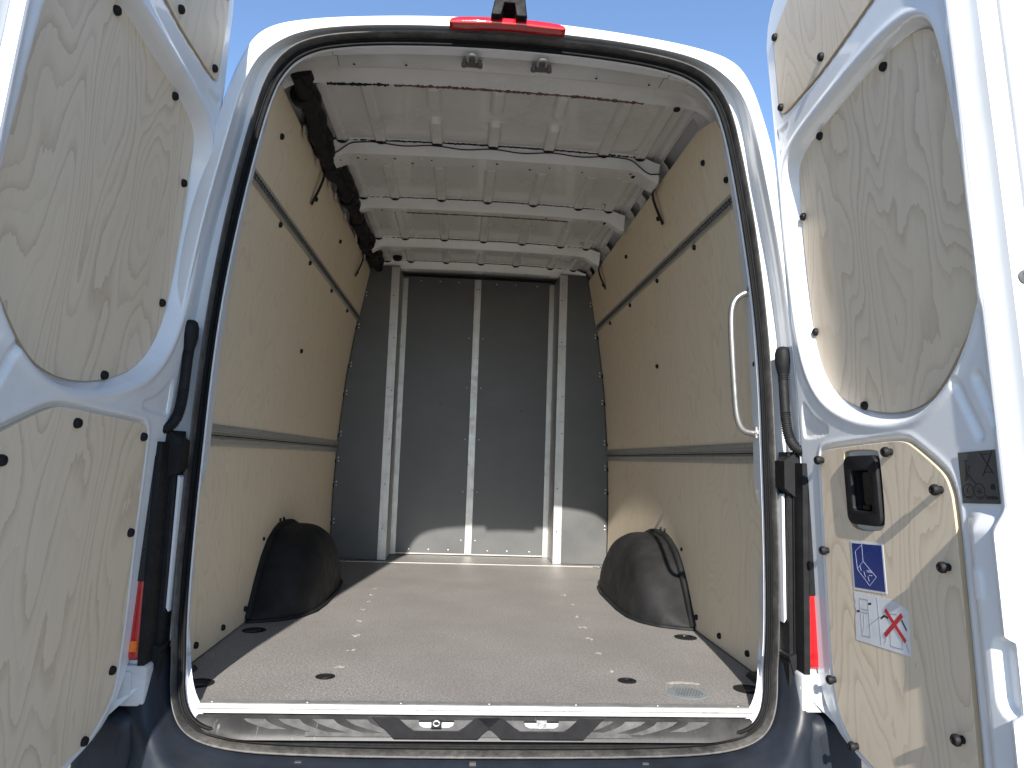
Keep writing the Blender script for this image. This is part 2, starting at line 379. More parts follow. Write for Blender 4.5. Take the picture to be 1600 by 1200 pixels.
# painted flange inside the seal
SIDE = [p for p in C_fl if p[1] < 1.60]
C_l1 = SIDE+[(.660, 1.63), (.640, 1.705), (.610, 1.748), (.56, 1.772), (.51, 1.784), (.35, 1.801), (.17, 1.811), (0, 1.813)]
C_l2 = SIDE+[(.655, 1.62), (.635, 1.68), (.606, 1.722), (.565, 1.744), (.51, 1.754), (.28, 1.766), (0, 1.767)]
C_l3 = SIDE+[(.655, 1.60), (.632, 1.655), (.60, 1.685), (.55, 1.697), (.43, 1.703), (.25, 1.711), (0, 1.714)]
P_l1, P_l2, P_l3 = map(polar, (C_l1, C_l2, C_l3))
def dring(pol, y, d=0.):                                     # outline pol carried back to depth y
    yd = y-(y-.004)*ss((.20-(CZ-pol*np.cos(TH)))/.20)
    q = ring(scaled(pol, yd, .0235)+d, 0); q[:, 1] = yd; return q
zf = CZ-P_l1*np.cos(TH); k_side = 1-ss((zf-1.56)/.12)
yb = lambda z: -.05*ss((.12-z)/.17)
fl_rows = [ring(P_in+.006, .030), ring(P_in+.003, .040)]
for t_ in (.25, .5, .75, .95, 1.):
    q = lerp(fl_rows[1], dring(P_l1, .130, -.011*k_side*ss((zf-.10)/.3)+.008*ss((.25-zf)/.2)), t_); fl_rows.append(q)
fl_rows += [dring(P_l1, .134, -.003*k_side), dring(P_l1, .136, .07*k_side)]
keep = (CZ-P_fl*np.cos(TH)) > -.03
idx = np.where(keep)[0]; idx = np.roll(idx, -np.argmax(np.diff(np.r_[idx, idx[0]+NA])) - 1)
fl = add('opening_flange', grid([r[idx] for r in fl_rows]), 'paint', VAN, 40)
# header beam swept along the top of the opening
it = np.where(zf > 1.46)[0]
def hring(pol, y, d): return dring(pol, y, d+.10*k_side)[it]
P_m = lerp(P_l2, P_l3, .5)
hr = [hring(P_l1, .130, 0), hring(P_l1, .136, -.002), hring(lerp(P_l1, P_l2, .5), .175, 0), hring(P_l2, .215, -.001), hring(P_l2, .220, .001), hring(P_l2, .224, .022), hring(P_m, .29, .026), hring(P_l3, .338, .016), hring(P_l3, .350, 0), hring(P_l3, .356, .004), hring(P_l3, .360, .014)]
header = add('header_beam', grid(hr), 'paint_in', VAN, 25)
for k_ in (-1, 1):
    j_ = int(np.argmin(np.abs(hr[2][:, 0]-k_*.505)))
    MB().tube([tuple(fl_rows[q][idx[int(np.argmin(np.abs(fl_rows[2][idx][:, 0]-k_*.505)+10*(fl_rows[2][idx][:, 2] < 1.5)))]]) for q in (2, 3, 4, 5)]+[tuple(hr[q][j_]) for q in range(0, 4)], .0011, 5).build('panel_seam', 'grey_st', header, 180)
def bead(path, r0, mat, parent, name='glue_bead', lump=.5):
    P = []; Rr = []
    for i in range(len(path)-1):
        a, b = Vector(path[i]), Vector(path[i+1]); k = max(2, int((b-a).length/.006))
        for j in range(k): P.append(a.lerp(b, j/k)+Vector((0, random.gauss(0, r0*.25), random.gauss(0, r0*.2)))); Rr.append(r0*(1+lump*random.uniform(-1, 1)))
    return MB().tube(P, Rr, 6).build(name, mat, parent, 180)
hb = hring(P_l3, .352, -.002); sel = hb[(hb[:, 0] > -.36) & (hb[:, 0] < .50)]; bead([tuple(p) for p in sel[::6]], .0042, 'glue', header)
sel = hb[(hb[:, 0] > -.58) & (hb[:, 0] < -.36)]; bead([tuple(p) for p in sel[::6]], .0045, 'black', header)
# latch strikers under the header
def striker(x):
    z = 1.8565; b = MB(); b.box((x-.030, .128, z-.012), (x+.030, .158, z-.002))
    b.lathe([(.009, -.012), (.009, -.001), (0, -.001)], 10, lambda X, Y, Z: (x-.024+X, .136+Y, z-.010+Z)).lathe([(.009, -.012), (.009, -.001), (0, -.001)], 10, lambda X, Y, Z: (x+.024+X, .136+Y, z-.010+Z))
    st = b.build('striker', 'grey_st', header, 40)
    pth = [(x-.013, .130, z-.008), (x-.0135, .108, z-.010), (x-.012, .092, z-.011), (x-.005, .086, z-.011), (x+.005, .086, z-.011), (x+.012, .092, z-.011), (x+.0135, .108, z-.010), (x+.013, .130, z-.008)]
    MB().tube([tuple(q) for q in chaikin(pth, 2, False)], .0048, 8).build('striker_loop', 'steel', header, 180)
striker(-.095); striker(.118)
hole_me = MB().lathe([(.0042, 0), (.0042, .001), (0, .001)], 10).me(); hole_me.materials.append(M['hole'])
for x in (-.46, -.30, .30, .47): add('hole', hole_me, None, header, None, frame_to((x, .19, 1.8605-.04*x*x-.10*x**4), (0, 0, -1)))
# flange screws
screw_me = MB().lathe([(.0048, 0), (.0044, .0018), (.002, .0028), (0, .0028)], 10).me(); screw_me.materials.append(M['steel'])
for s in (-1, 1):
    for z in (.10, .44, .66, .80, .99, 1.18, 1.33, 1.39, 1.50):
        xi_ = np.interp(z, [p[1] for p in C_in[4:]], [p[0] for p in C_in[4:]]); zq = .644+(z-.644)/1.057; xf_ = 1.057*np.interp(zq, [p[1] for p in C_fl[4:]], [p[0] for p in C_fl[4:]])
        add('screw', screw_me, None, fl, 40, frame_to((s*(lerp(xi_, xf_*1.01-.011, .6)-.001), .0235*z*.5+.09, z), (-s, .2, 0)))
q = MB().lathe([(.019, 0), (.018, .0012), (0, .0012)], 18).build('paint_mark', 'yellow', fl); q.matrix_basis = frame_to((.7745, .094, .948), (-1, .2, 0))
q = MB().lathe([(.008, 0), (.007, .006), (0, .006)], 14).build('plug', 'black', fl, 40); q.matrix_basis = frame_to((.7742, .094, .948), (-1, .2, 0))

# ------------------------------------------------------------------ load floor
def WX(z): return float(np.interp(z, [0, .38, .71, 1.12, 1.46, 1.80, 2.0], [.866, .868, .858, .827, .78, .72, .68]))
cups = [(-.80, .775, .042), (.79, .775, .042), (-.779, .167, .042), (.782, .170, .042), (-.447, .242, .028), (.44, .237, .028), (.79, 2.50, .03), (-.80, 2.45, .03)]
fo = [(-.722, .002), (.728, .002), (.745, .03), (.755, .085), (.868, .10), (.868, 2.598), (-.868, 2.598), (-.868, .10), (-.755, .085), (-.742, .03)]
floor = add('load_floor', plate(fo, [circle(x, y, r*.86, 24) for x, y, r in cups], -.012, 0), 'floor', VAN)
cup_me = {}
for x, y, r in cups:
    if r not in cup_me:
        b = MB().lathe([(r*1.0, 0), (r, .0018), (r*.9, .0028), (r*.84, .001), (r*.80, -.022), (r*.2, -.024), (0, -.024)], 28)
        me = b.me(); me.materials.append(M['black'])
        b = MB()
        b.tube([(r*.62*math.cos(a), r*.62*math.sin(a), -.003-.006*math.sin(a)) for a in np.linspace(0, 2*math.pi, 25)], r*.10, 8)
        b.box((-r*.75, -r*.10, -.018), (r*.75, r*.10, -.010))
        m2 = b.me(); m2.materials.append(M['gloss_black'] if r > .03 else M['black']); cup_me[r] = (me, m2)
    a = random.uniform(0, 3)
    add('tie_down_cup', cup_me[r][0], None, floor, 40, Matrix.Translation((x, y, 0)))
    add('lashing_ring', cup_me[r][1], None, floor, 40, Matrix.Translation((x, y, 0)) @ Matrix.Rotation(a, 4, 'Z'))
    if r < .03: MB().lathe([(.006, -.02), (.007, -.006), (.004, -.004), (0, -.004)], 10, lambda X, Y, Z: (x+.004+X, y-.010+Y, Z)).build('pin', 'white_pl', floor, 40)
dm = MB().lathe([(.056, 0), (.054, .0012), (.0, .0016)], 36, lambda X, Y, Z: (.591+X, .132+Y, Z+.0004)).build('drain_disc', 'disc', floor)
b = MB()
for i in range(-4, 5):
    for j in range(-3, 4):
        px, py = i*.0085+(j % 2)*.004, j*.0095
        if px*px+py*py < .0016: b.lathe([(.0024, 0), (.0024, .0006), (0, .0006)], 8, lambda X, Y, Z: (.591+px+X, .132+py+Y, .0021+Z))
b.build('disc_dots', 'grey_st', floor)['kind'] = 'stuff'
def mark(x, y, sc=1):
    b = MB(); k = random.randint(3, 5)
    for i in range(k):
        cx, cy = x+random.uniform(-.013, .013)*sc, y+random.uniform(-.016, .016)*sc; a0 = random.uniform(0, 6)
        pts = [(cx+random.uniform(.003, .008)*sc*math.cos(a), cy+random.uniform(.004, .010)*sc*math.sin(a)) for a in [a0+j*.7 for j in range(9)]]
        z = .0006+.0003*i
        b.poly(pts, .0003, z)
    b.build('adhesive_mark', 'residue', floor)
for x, y in [(-.453, .954), (-.432, .725), (-.417, .522), (-.421, .335), (-.463, 1.16), (-.463, 1.326), (-.468, 1.48), (-.472, 1.634), (.422, .913), (.417, .733), (.416, .536), (.417, .325), (.432, 1.10), (.452, 1.343), (.44, 1.568)]:
    mark(x, y, .95 if y < 1 else .75)
b = MB()
arc = [(.60+.055*math.cos(a), .205+.030*math.sin(a)) for a in np.linspace(.3, 2.6, 14)]; inn = [(.603+.045*math.cos(a), .200+.018*math.sin(a)) for a in np.linspace(2.6, .3, 14)]
b.poly([(x+random.gauss(0, .0016), y+random.gauss(0, .0012)) for x, y in arc+inn], .0003, .0008).build('adhesive_mark', 'residue', floor)
# step floor under the bulkhead and its edge strip
MB().box((-.60, 2.601, -.012), (.60, 2.92, -.001)).build('bulkhead_floor', 'floor', VAN)
MB().box((-.84, 2.50, .0005), (.84, 2.516, .0035)).build('floor_edge_strip', 'rail', VAN)

# sill
b = MB(); sec = [(.030, .0004), (.030, .0036), (.004, .0042), (.0005, .002), (-.0015, -.006), (.002, -.008), (-.001, -.010), (-.002, -.019), (.004, -.021), (.004, -.012)]
xs = np.linspace(-.722, .728, 30)
sill = add('sill_strip', grid([[(x, y, z) for (y, z) in sec] for x in xs], close_row=True), 'sill_alu', VAN, 30)
for x in (-.69, -.45, -.21, .02, .25, .47, .69): add('screw', screw_me, None, sill, 40, Matrix.Translation((x, .014, .0036)) @ Matrix.Scale(.8, 4))
# worn plastic sill cover: sloping tread between floor edge and seal
def SC(x, t, h=0):
    e = ss((abs(x)-.58)/.16); y = lerp(-.002, -.050, t)+.03*e*t; z = lerp(-.021, -.066, t**.85)+.012*e*t
    nl = Vector((0, -.045, .048)).normalized(); return (x, y+nl.y*h, z+nl.z*h)
rows = [[SC(x, tt, -.001+.006*math.sin(min(1, tt*1.02)*math.pi)**.5*(1 if tt not in (0, 1) else 0)) for tt in np.linspace(0, 1, 9)] for x in np.linspace(-.735, .742, 90)]
sc_ = add('sill_cover', grid(rows), 'tread', VAN, 60)
def sst(pts, name, mat, h0=.0045, h1=.007):
    MB().poly(pts, h0, h1, lambda X, Y, Z: SC(X, Y, Z)).build(name, mat, sc_)
for s in (-1, 1):
    for i in range(4):
        x0 = s*(.60-i*.085); cur = [(x0-s*k*.10, .20+.55*k**.7) for k in np.linspace(0, 1, 8)] if i else [(x0-s*k*.07, .2+.4*k**.7) for k in np.linspace(0, 1, 8)]
        wd = .030
        pts = [(x, y) for x, y in cur]+[(x-s*wd-s*.03*(1-y), y) for x, y in cur[::-1]]
        if s < 0: pts = [(-x0b, yb) for x0b, yb in [(-x, y) for x, y in pts]]
        sst(pts, 'grip_strip', 'tread_strip')
for xc in (-.115, .155):
    sst([(xc-.165, .12), (xc-.100, .12), (xc-.058, .66), (xc+.058, .66), (xc+.100, .12), (xc+.165, .12), (xc+.105, .97), (xc-.105, .97)], 'latch_frame', 'black', .004, .0085)
    sst([(xc-.15, .15), (xc+.15, .15), (xc+.085, .86), (xc+.06, .98), (xc-.06, .98), (xc-.085, .86)][::-1] if 0 else [(xc-.105, .20), (xc+.105, .20), (xc+.055, .62), (xc-.055, .62)], 'latch_surround', 'tread_strip', .004, .0075)
    sst([(xc-.045, .26), (xc+.045, .26), (xc+.042, .42), (xc+.032, .50), (xc-.032, .50), (xc-.042, .42)], 'latch_opening', 'white_pl', .007, .009)
    sst([(xc-.045, .22), (xc+.045, .22), (xc+.045, .30), (xc-.045, .30)], 'latch_slot', 'hole', .0085, .0095)
    sst([(xc-.013, .24), (xc+.013, .24), (xc+.013, .58), (xc-.013, .58)], 'latch_plate', 'steel' if xc > 0 else 'black', .009, .015)
    q = [SC(xc+.008*math.cos(a), .42+.10*math.sin(a), .018) for a in np.linspace(0, 2*math.pi, 13)]; MB().tube(q, .0025, 6).build('latch_pin', 'steel', sc_, 180)
    sst([(xc+.06, .86), (xc+.19, .86), (xc+.165, .60), (xc+.085, .60)] if xc < 0 else [(xc+.075, .88), (xc+.23, .88), (xc+.23, .70), (xc+.13, .62)], 'worn_pad', 'tread_strip', .003, .006)
sst([(-.44, .88), (-.23, .88), (-.20, .74), (-.44, .70)], 'worn_pad', 'tread_strip', .003, .006)

# ------------------------------------------------------------------ plywood walls
bolt_me = MB().lathe([(.0105, 0), (.0105, .005), (.0088, .009), (.005, .0105), (.003, .0085), (0, .0085)], 16).me(); bolt_me.materials.append(M['black'])
tall_bolt_me = MB().lathe([(.0075, 0), (.0075, .010), (.0110, .011), (.0112, .017), (.0085, .021), (.0045, .0215), (.003, .019), (0, .019)], 16).me(); tall_bolt_me.materials.append(M['black'])
def wall_sheet(s, z0, z1, off, y0=.112, y1=2.592, th=.009, top=None):
    ny, nz = 24, 14; fr, bk, uf = [], [], []
    for i in range(nz):
        t = i/(nz-1); ra, rb = [], []
        for j in range(ny):
            y = lerp(y0, y1, j/(ny-1)); zz = lerp(z0, top(y) if top else z1, t); x = s*(WX(zz)-off)
            ra.append((x, y, zz)); rb.append((x+s*th, y, zz)); uf.append((y, zz))
        fr.append(ra); bk.append(rb)
    v = [p for r in fr for p in r]+[p for r in bk for p in r]; N = ny*nz; f = []
    for i in range(nz-1):
        for j in range(ny-1):
            a = i*ny+j; f.append((a, a+1, a+ny+1, a+ny)); f.append((N+a, N+a+ny, N+a+ny+1, N+a+1))
    for j in range(ny-1):
        f.append((j, N+j, N+j+1, j+1)); a = (nz-1)*ny+j; f.append((a, a+1, N+a+1, N+a))
    for i in range(nz-1):
        a = i*ny; f.append((a, a+ny, N+a+ny, N+a)); a = i*ny+ny-1; f.append((a, N+a, N+a+ny, a+ny))
    return mesh(v, f, uf+uf)
def wall_pt(s, y, z, off=0): return (s*(WX(z)-off), y, z)
def wall_n(s, z): d = (WX(z+.02)-WX(z-.02))/.04; return Vector((-s, 0, d)).normalized()
for s in (-1, 1):
    nm = 'left' if s < 0 else 'right'
    P1 = add('wall_panel', wall_sheet(s, .004, .657, .0), 'ply_wall', VAN, 60)
    P2 = add('wall_panel', wall_sheet(s, .722, 1.488, .0), 'ply_wall', VAN, 60)
    P3 = add('wall_panel', wall_sheet(s, 1.524, 1.82, .006, top=(lambda y: 1.822-.05*ss((.42-y)/.2)) if s > 0 else (lambda y: 1.826)), 'ply_wall', VAN, 60)
    def bolts(par, pts, off, sc=1):
        for y, z in pts: add('bolt', bolt_me, None, par, 40, frame_to(wall_pt(s, y, z, off), wall_n(s, z)) @ Matrix.Scale(sc, 4))
    bolts(P1, [(.372, .049), (.622, .044), (.87, .055)], 0)
    bolts(P1, [(1.07, .291), (1.32, .346), (1.385, .346), (1.688, .288)], 0, .75)
    bolts(P2, [(.655, 1.472), (1.17, 1.472), (1.69, 1.472), (2.19, 1.472), (1.335, 1.104)], 0)
    bolts(P3, [(.424, 1.705), (1.0, 1.701), (1.595, 1.704), (2.19, 1.702)], .006)
    if s > 0: bolts(P3, [(.262, 1.579)], .006)
    for (y0, zt, y1, zb) in ((.982, 1.812, .937, 1.655), (2.19, 1.805, 2.135, 1.665)):
        pth = [Vector(wall_pt(s, y0+.02, zt+.02, -.01)), Vector(wall_pt(s, y0, zt+.006, .018)), Vector(wall_pt(s, lerp(y0, y1, .3), lerp(zt, zb, .3), .026)), Vector(wall_pt(s, y1, zb, .012))]
        rows = [[tuple(p+Vector((0, -.011, 0))), tuple(p+Vector((0, .011, 0))), tuple(p+Vector((-s*.005, .009, 0))), tuple(p+Vector((-s*.005, -.009, 0)))] for p in [Vector(q) for q in chaikin([tuple(p) for p in pth], 2, False)]]
        add('strap_hook', grid(rows, close_row=True), 'black', P3, 30)
    # lashing rails: channel section with toothed slot
    for (z0, z1, big) in ((.655, .724, 0), (1.486, 1.528, 1)):
        zc = (z0+z1)/2; h = (z1-z0)/2; d0 = .010
        sec = [(-h, 0), (-h, .005), (-h*.86, .0065), (-h*.45, .0065), (-h*.40, .011), (-h*.18, .011), (-h*.16, .003), (h*.16, .003), (h*.18, .011), (h*.40, .011), (h*.45, .0065), (h*.86, .0065), (h, .005), (h, 0)]
        if big: sec = [(-h, 0), (-h, .008), (-h*.5, .010), (-h*.48, .003), (h*.48, .003), (h*.5, .010), (h, .008), (h, 0)]
        rows = [[(s*(WX(zc+a)-b_), y, zc+a) for a, b_ in sec] for y in (.108, .7, 1.3, 1.9, 2.592)]
        rail = add('lashing_rail', grid(rows), 'rail', VAN, 20)
        MB().box((min(s*(WX(zc)+.001), s*(WX(zc)-.002)), .108, zc-h*.98), (max(s*(WX(zc)+.001), s*(WX(zc)-.002)), 2.592, zc+h*.98)).build('rail_backing', 'rail', rail)
        b = MB(); st = .0125 if not big else .025
        for i in range(int(2.47/st)):
            y = .115+i*st
            for sg in (-1, 1):
                if big: zz = zc+sg*h*.40; a = (y+.006*sg, zz-.0045, y+.010+.006*sg, zz+.0045)
                else: zz = zc+sg*h*.22; a = (y, zz-.0016, y+.0055, zz+.0016)
                x0, x1 = s*(WX(zc)-.002), s*(WX(zc)-(.0105 if big else .0115)); b.box((min(x0, x1), a[0], a[1]), (max(x0, x1), a[2], a[3]))
        b.build('rail_teeth', 'grey_st', rail)['kind'] = 'stuff'
        MB().box((min(s*(WX(zc)-.0032), s*(WX(zc)-.0038)), .109, zc-h*.05), (max(s*(WX(zc)-.0032), s*(WX(zc)-.0038)), 2.591, zc+h*.05)).build('rail_slot', 'hole', rail)

# ------------------------------------------------------------------ wheel arch covers
yk = [.885, .90, .935, 1.0, 1.10, 1.25, 1.62, 1.80, 1.90, 1.955, 1.965]; xk = [.866, .82, .745, .685, .650, .638, .640, .660, .705, .80, .866]
hy = [.885, .93, .99, 1.06, 1.135, 1.22, 1.30, 1.42, 1.54, 1.66, 1.80, 1.90, 1.965]; hz = [.005, .06, .14, .215, .268, .300, .318, .322, .314, .285, .21, .12, .005]
for s in (-1, 1):
    rows = []
    ys = np.r_[np.linspace(.886, .95, 12), np.linspace(.96, 1.9, 40), np.linspace(1.905, 1.964, 8)]
    base, wallc = [], []
    for y in ys:
        a = .866-np.interp(y, yk, xk); h = np.interp(y, hy, hz); r = []
        hh = h*1.0
        for q in np.linspace(0, math.pi/2, 15):
            ex = .46; r.append((s*(.866-a*math.cos(q)**ex*(1-.10*math.sin(q))), y+.05*math.sin(q)**2*(1 if y < 1.2 else .3)*a*2, max(.001, hh*math.sin(q)**.62)))
        rows.append(r); base.append((s*(.866-a-.004), y-.004, .004)); wallc.append((s*(WX(h)-.006), y, h+.004))
    arch = add('wheel_arch_cover', grid(rows), 'arch', VAN, 60)
    MB().tube([tuple(p) for p in chaikin(base, 1, False)], .009, 8).build('floor_lip', 'black', arch, 180)
    rr = []
    for i, (x, y, z) in enumerate(wallc):
        j0, j1 = max(0, i-1), min(len(wallc)-1, i+1); dy, dz = wallc[j1][1]-wallc[j0][1], wallc[j1][2]-wallc[j0][2]; L_ = math.hypot(dy, dz) or 1; ny_, nz_ = -dz/L_, dy/L_
        rr.append([(s*(WX(z)-.0005), y+ny_*.014, max(.002, z+nz_*.014)), (s*(WX(z)-.014), y+ny_*.012, max(.002, z+nz_*.012)), (s*(WX(z)-.020), y+ny_*.004, max(.002, z+nz_*.004)), (s*(WX(z)-.020), y-ny_*.012, max(.002, z-nz_*.012)), (s*(WX(z)-.008), y-ny_*.016, max(.002, z-nz_*.016))])
    add('wall_lip', grid(rr), 'arch', arch, 50)

# ------------------------------------------------------------------ bulkhead
BK = bpy.data.objects.new('bulkhead', None); S.collection.objects.link(BK); BK.parent = VAN; BK.matrix_parent_inverse = Matrix.Translation(-VAN.location)
def XZ(y0): return lambda X, Y, Z: (X, y0+Z, Y)
def XR(y0): return lambda X, Y, Z: (X*.985, y0+Z, .644+(Y-.644)*.985)
for s in (-1, 1):
    o = [(s*.52, .003), (s*.862, .003), (s*.864, .38), (s*.854, .71), (s*.823, 1.12), (s*.776, 1.46), (s*.72, 1.80), (s*.70, 1.862), (s*.52, 1.862)]
    if s < 0: o = o[::-1]
    add('side_board', plate(o, [], 0, .015, XZ(2.60)), 'board', BK)
    # Z-shaped aluminium corner profile: outer flange, return, inner flange
    xo, xi = s*.572, s*.520
    sec = [(xo, 2.599), (xo, 2.5965), (xi, 2.5965), (xi, 2.8765), (s*.487, 2.8765), (s*.487, 2.879), (s*.5225, 2.879), (s*.5225, 2.599)]
    add('corner_profile', grid([[(x, y, z) for x, y in sec] for z in np.linspace(.002, 1.858, 12)], close_row=True), 'alu', BK, 20)
    for i, z in enumerate((.10, .36, .66, .97, 1.26, 1.55)):
        add('screw', screw_me, None, BK, 40, frame_to((s*.504, 2.8762, z+.03*i % .05), (0, -1, 0)))
        add('rivet_hole', hole_me, None, BK, None, frame_to((s*.546+random.uniform(-.012, .012), 2.5955, z+.12+random.uniform(-.04, .04)), (0, -1, 0)) @ Matrix.Scale(.9, 4))
    for z in (.22, .45, .60, .76, 1.02, 1.20, 1.45, 1.66):
        for dz in (0, .022): add('screw', screw_me, None, BK, 40, frame_to((s*(WX(z)-.018), 2.5985, z+dz), (0, -1, 0)) @ Matrix.Scale(1.05, 4))
        MB().box((s*(WX(z))-.006, 2.585, z-.012), (s*(WX(z))+.004, 2.599, z+.010)).build('clip', 'black', BK)
add('centre_board', plate([(-.525, .003), (.525, .003), (.525, 1.872), (-.525, 1.872)], [], 0, .012, XZ(2.88)), 'board', BK)
MB().box((-.032, 2.872, .012), (.012, 2.8795, 1.868)).build('centre_profile', 'alu', BK)
add('board_seam', MB().box((-.486, 2.8785, .006), (.486, 2.8796, .012)).me(), 'rail', BK)
for z in (.10, .42, .77, 1.12, 1.46):
    for x in (-.058, .036): add('screw', screw_me, None, BK, 40, frame_to((x, 2.8798, z), (0, -1, 0)) @ Matrix.Scale(.8, 4))
for x in (-.40, -.27, -.14, .12, .25, .40):
    for z in (.035, 1.845): add('screw', screw_me, None, BK, 40, frame_to((x, 2.8798, z), (0, -1, 0)))
for x in (-.018, -.002): add('rivet_hole', hole_me, None, BK, None, frame_to((x, 2.8715, 1.80), (0, -1, 0)))
for x, z in ((-.235, 1.0), (.315, .975)): add('rivet_hole', hole_me, None, BK, None, frame_to((x, 2.8795, z), (0, -1, 0)))

# ------------------------------------------------------------------ roof inside
def rz(x): return 1.917-.012*(abs(x)/.62)**2
xs = np.linspace(-.66, .66, 25)
roof = add('roof_panel', grid([[(x, y, rz(x)) for x in xs] for y in np.linspace(.33, 3.1, 30)]), 'paint_in', VAN, 60)
def rib(x, y0, y1, w=.028, h=.017):
    L_ = y1-y0; rows = []
    n = 22
    for i in range(n):
        t = i/(n-1); q = .5-.5*math.cos(math.pi*t); y = y0+L_*q; e = min(1, min(q*L_, (1-q)*L_)/w); k = math.sqrt(max(0, 1-(1-e)**2))
        row = []
        for j in range(11):
            a = -1+2*j/10; prof = ss((1-abs(a))/.38)
            row.append((x+a*w*max(.15, k), y, rz(x)+.0008-h*prof*ss(e*1.3)))
        rows.append(row)
    add('pressed_rib', grid(rows), 'paint_in', roof, 60)
BOWS = [(.850, .105), (1.478, .050), (2.122, .055), (2.605, .055)]
for x in (-.606, -.453, -.227, 0, .227, .453, .606):
    if abs(x) < .3: rib(x, .39, .585); rib(x, .635, .862)
    else: rib(x, .37, .862)
    rib(x, 1.05, 1.49); rib(x, 1.60, 2.13); rib(x, 2.24, 2.61); rib(x, 2.72, 2.87)
for k, (y0, wd) in enumerate(BOWS):
    rows = []
    for x in np.linspace(-.645, .690, 61):
        drop = .045*ss((abs(x)-.585)/.11)+.010*(x/.6)**2
        zt = rz(x)-drop*.6+.006; zb = 1.862-drop
        sec = [(y0-.012, zt), (y0-.003, zt-.012), (y0+.012, zb+.006), (y0+.018, zb), (y0+.018+wd*.5, zb-.0015), (y0+.018+wd, zb), (y0+.024+wd, zb+.006), (y0+.036+wd, zt)]
        rows.append([(x, a, b_) for a, b_ in sec])
    bow = add('roof_bow', grid(rows), 'paint_in', VAN, 32)
    # sealing joint along the rear edge
    pth = [(x, y0-.004, rz(x)-.006-.045*ss((abs(x)-.585)/.13)) for x in np.linspace(-.60, .60, 40)]
    bead(pth, .0028 if k else .0035, 'black', bow, 'joint_bead', .25)
    for x in (-.606, -.453, -.227, 0, .227, .453, .606):
        MB().lathe([(.020, 0), (.017, .006), (.008, .011), (0, .012)], 10, lambda X, Y, Z: (x+X*1.15, y0-.010+Y*.55, rz(x)-.012-Z)).build('rib_gap', 'hole', bow, 60)
    if k == 1:
        bead([(x, y0+.022+wd, 1.861-.010*(x/.6)**2) for x in np.linspace(-.40, .42, 30)], .0035, 'glue', bow)
    if k == 0:
        pth = [(x, y0-.003, 1.897-.009*math.sin(x*13)**2-.06*ss((abs(x)-.56)/.1)) for x in np.linspace(-.66, .69, 70)]
        MB().tube(pth, .0026, 6).build('roof_wire', 'black', bow, 180)
    if k in (0, 1, 3):
        for x in (-.62, -.585, -.55, -.52, -.47, -.40, -.33, -.25, -.08, .02, .16, .24, .30, .38, .45, .52, .58):
            if k and random.random() < .4: continue
            add('hole', hole_me, None, bow, None, frame_to((x, y0+.018+wd*random.uniform(.3, .7), 1.8604-.010*(x/.6)**2-.045*float(ss((abs(x)-.585)/.11))), (0, 0, -1)) @ Matrix.Scale(random.choice((.5, .7, 1., 1.3)), 4))
    if k in (0, 1): add('hole', hole_me, None, bow, None, frame_to((.60, y0+.018+wd*.5, 1.849), (.25, 0, -1)) @ Matrix.Scale(2.9, 4))
add('hole', hole_me, None, header, None, frame_to((.600, .318, 1.840), (0, -.2, -1)) @ Matrix.Scale(2.9, 4))
for x, y in ((-.60, 1.02), (-.60, 1.45), (-.61, 1.75), (-.60, 2.05), (.58, .80), (.57, 1.42), (.585, 1.72), (.57, 2.05), (.56, 2.35)):
    MB().lathe([(.013, 0), (.011, .006), (.005, .012), (0, .013)], 10, lambda X, Y, Z: (x+X, y+Y, rz(x)-.003-Z)).build('roof_clip', 'rail', roof, 40)
MB().lathe([(.030, 0), (.028, .020), (.018, .028), (0, .030)], 18, lambda X, Y, Z: (-.535+X, 2.53+Y, rz(.53)-Z)).build('black_plug', 'black', roof, 40)
# side roof rails with openings
def CR(s):
    # a = y along the van, b = 0..1 from plywood top up to the roof skin
    def f(a, b, c):
        x = np.interp(b, [0, .3, .55, .8, 1], [.742, .735, .720, .692, .645]); z = np.interp(b, [0, .3, .55, .8, 1], [1.775, 1.825, 1.868, 1.898, 1.912])
        return (s*(x+c), a, z)
    return f
for s in (-1, 1):
    holes = []
    if s > 0:
        for (a, c) in ((.46, .84), (1.06, 1.20), (1.29, 1.42), (1.62, 2.00), (2.20, 2.34), (2.46, 2.54)): holes.append(rrect(a, .36, c, .72, .03))
    yy = np.linspace(.33, 2.75, 60)
    o = [(y, 0) for y in yy]+[(2.75, b_) for b_ in np.linspace(.08, .92, 12)]+[(y, 1) for y in yy[::-1]]+[(.33, b_) for b_ in np.linspace(.92, .08, 12)]
    # quads strips so that the section bends: build as slabs between breakpoints
    me = plate(o, holes, 0, .002, None)
    bm = bmesh.new(); bm.from_mesh(me)
    for bb in np.linspace(.08, .92, 14):
        bmesh.ops.bisect_plane(bm, geom=bm.verts[:]+bm.edges[:]+bm.faces[:], plane_co=(0, bb, 0), plane_no=(0, 1, 0))
    F = CR(s)
    for v in bm.verts: v.co = F(*v.co)
    bm.to_mesh(me); bm.free()
    rail = add('roof_side_rail', me, 'paint_in', VAN, 50)
    for bb, dd in ((.72, .004), (.88, .005)):
        pth = [Vector(F(y, bb, -.001)) for y in np.linspace(.42, 2.7, 40)]; MB().tube([tuple(p) for p in pth], dd, 8).build('pressed_rib', 'paint_in', rail, 180)
    MB().box((min(s*.746, s*.756), .36, 1.77), (max(s*.746, s*.756), 2.8, 1.862)).build('rail_cavity', 'hole', rail)
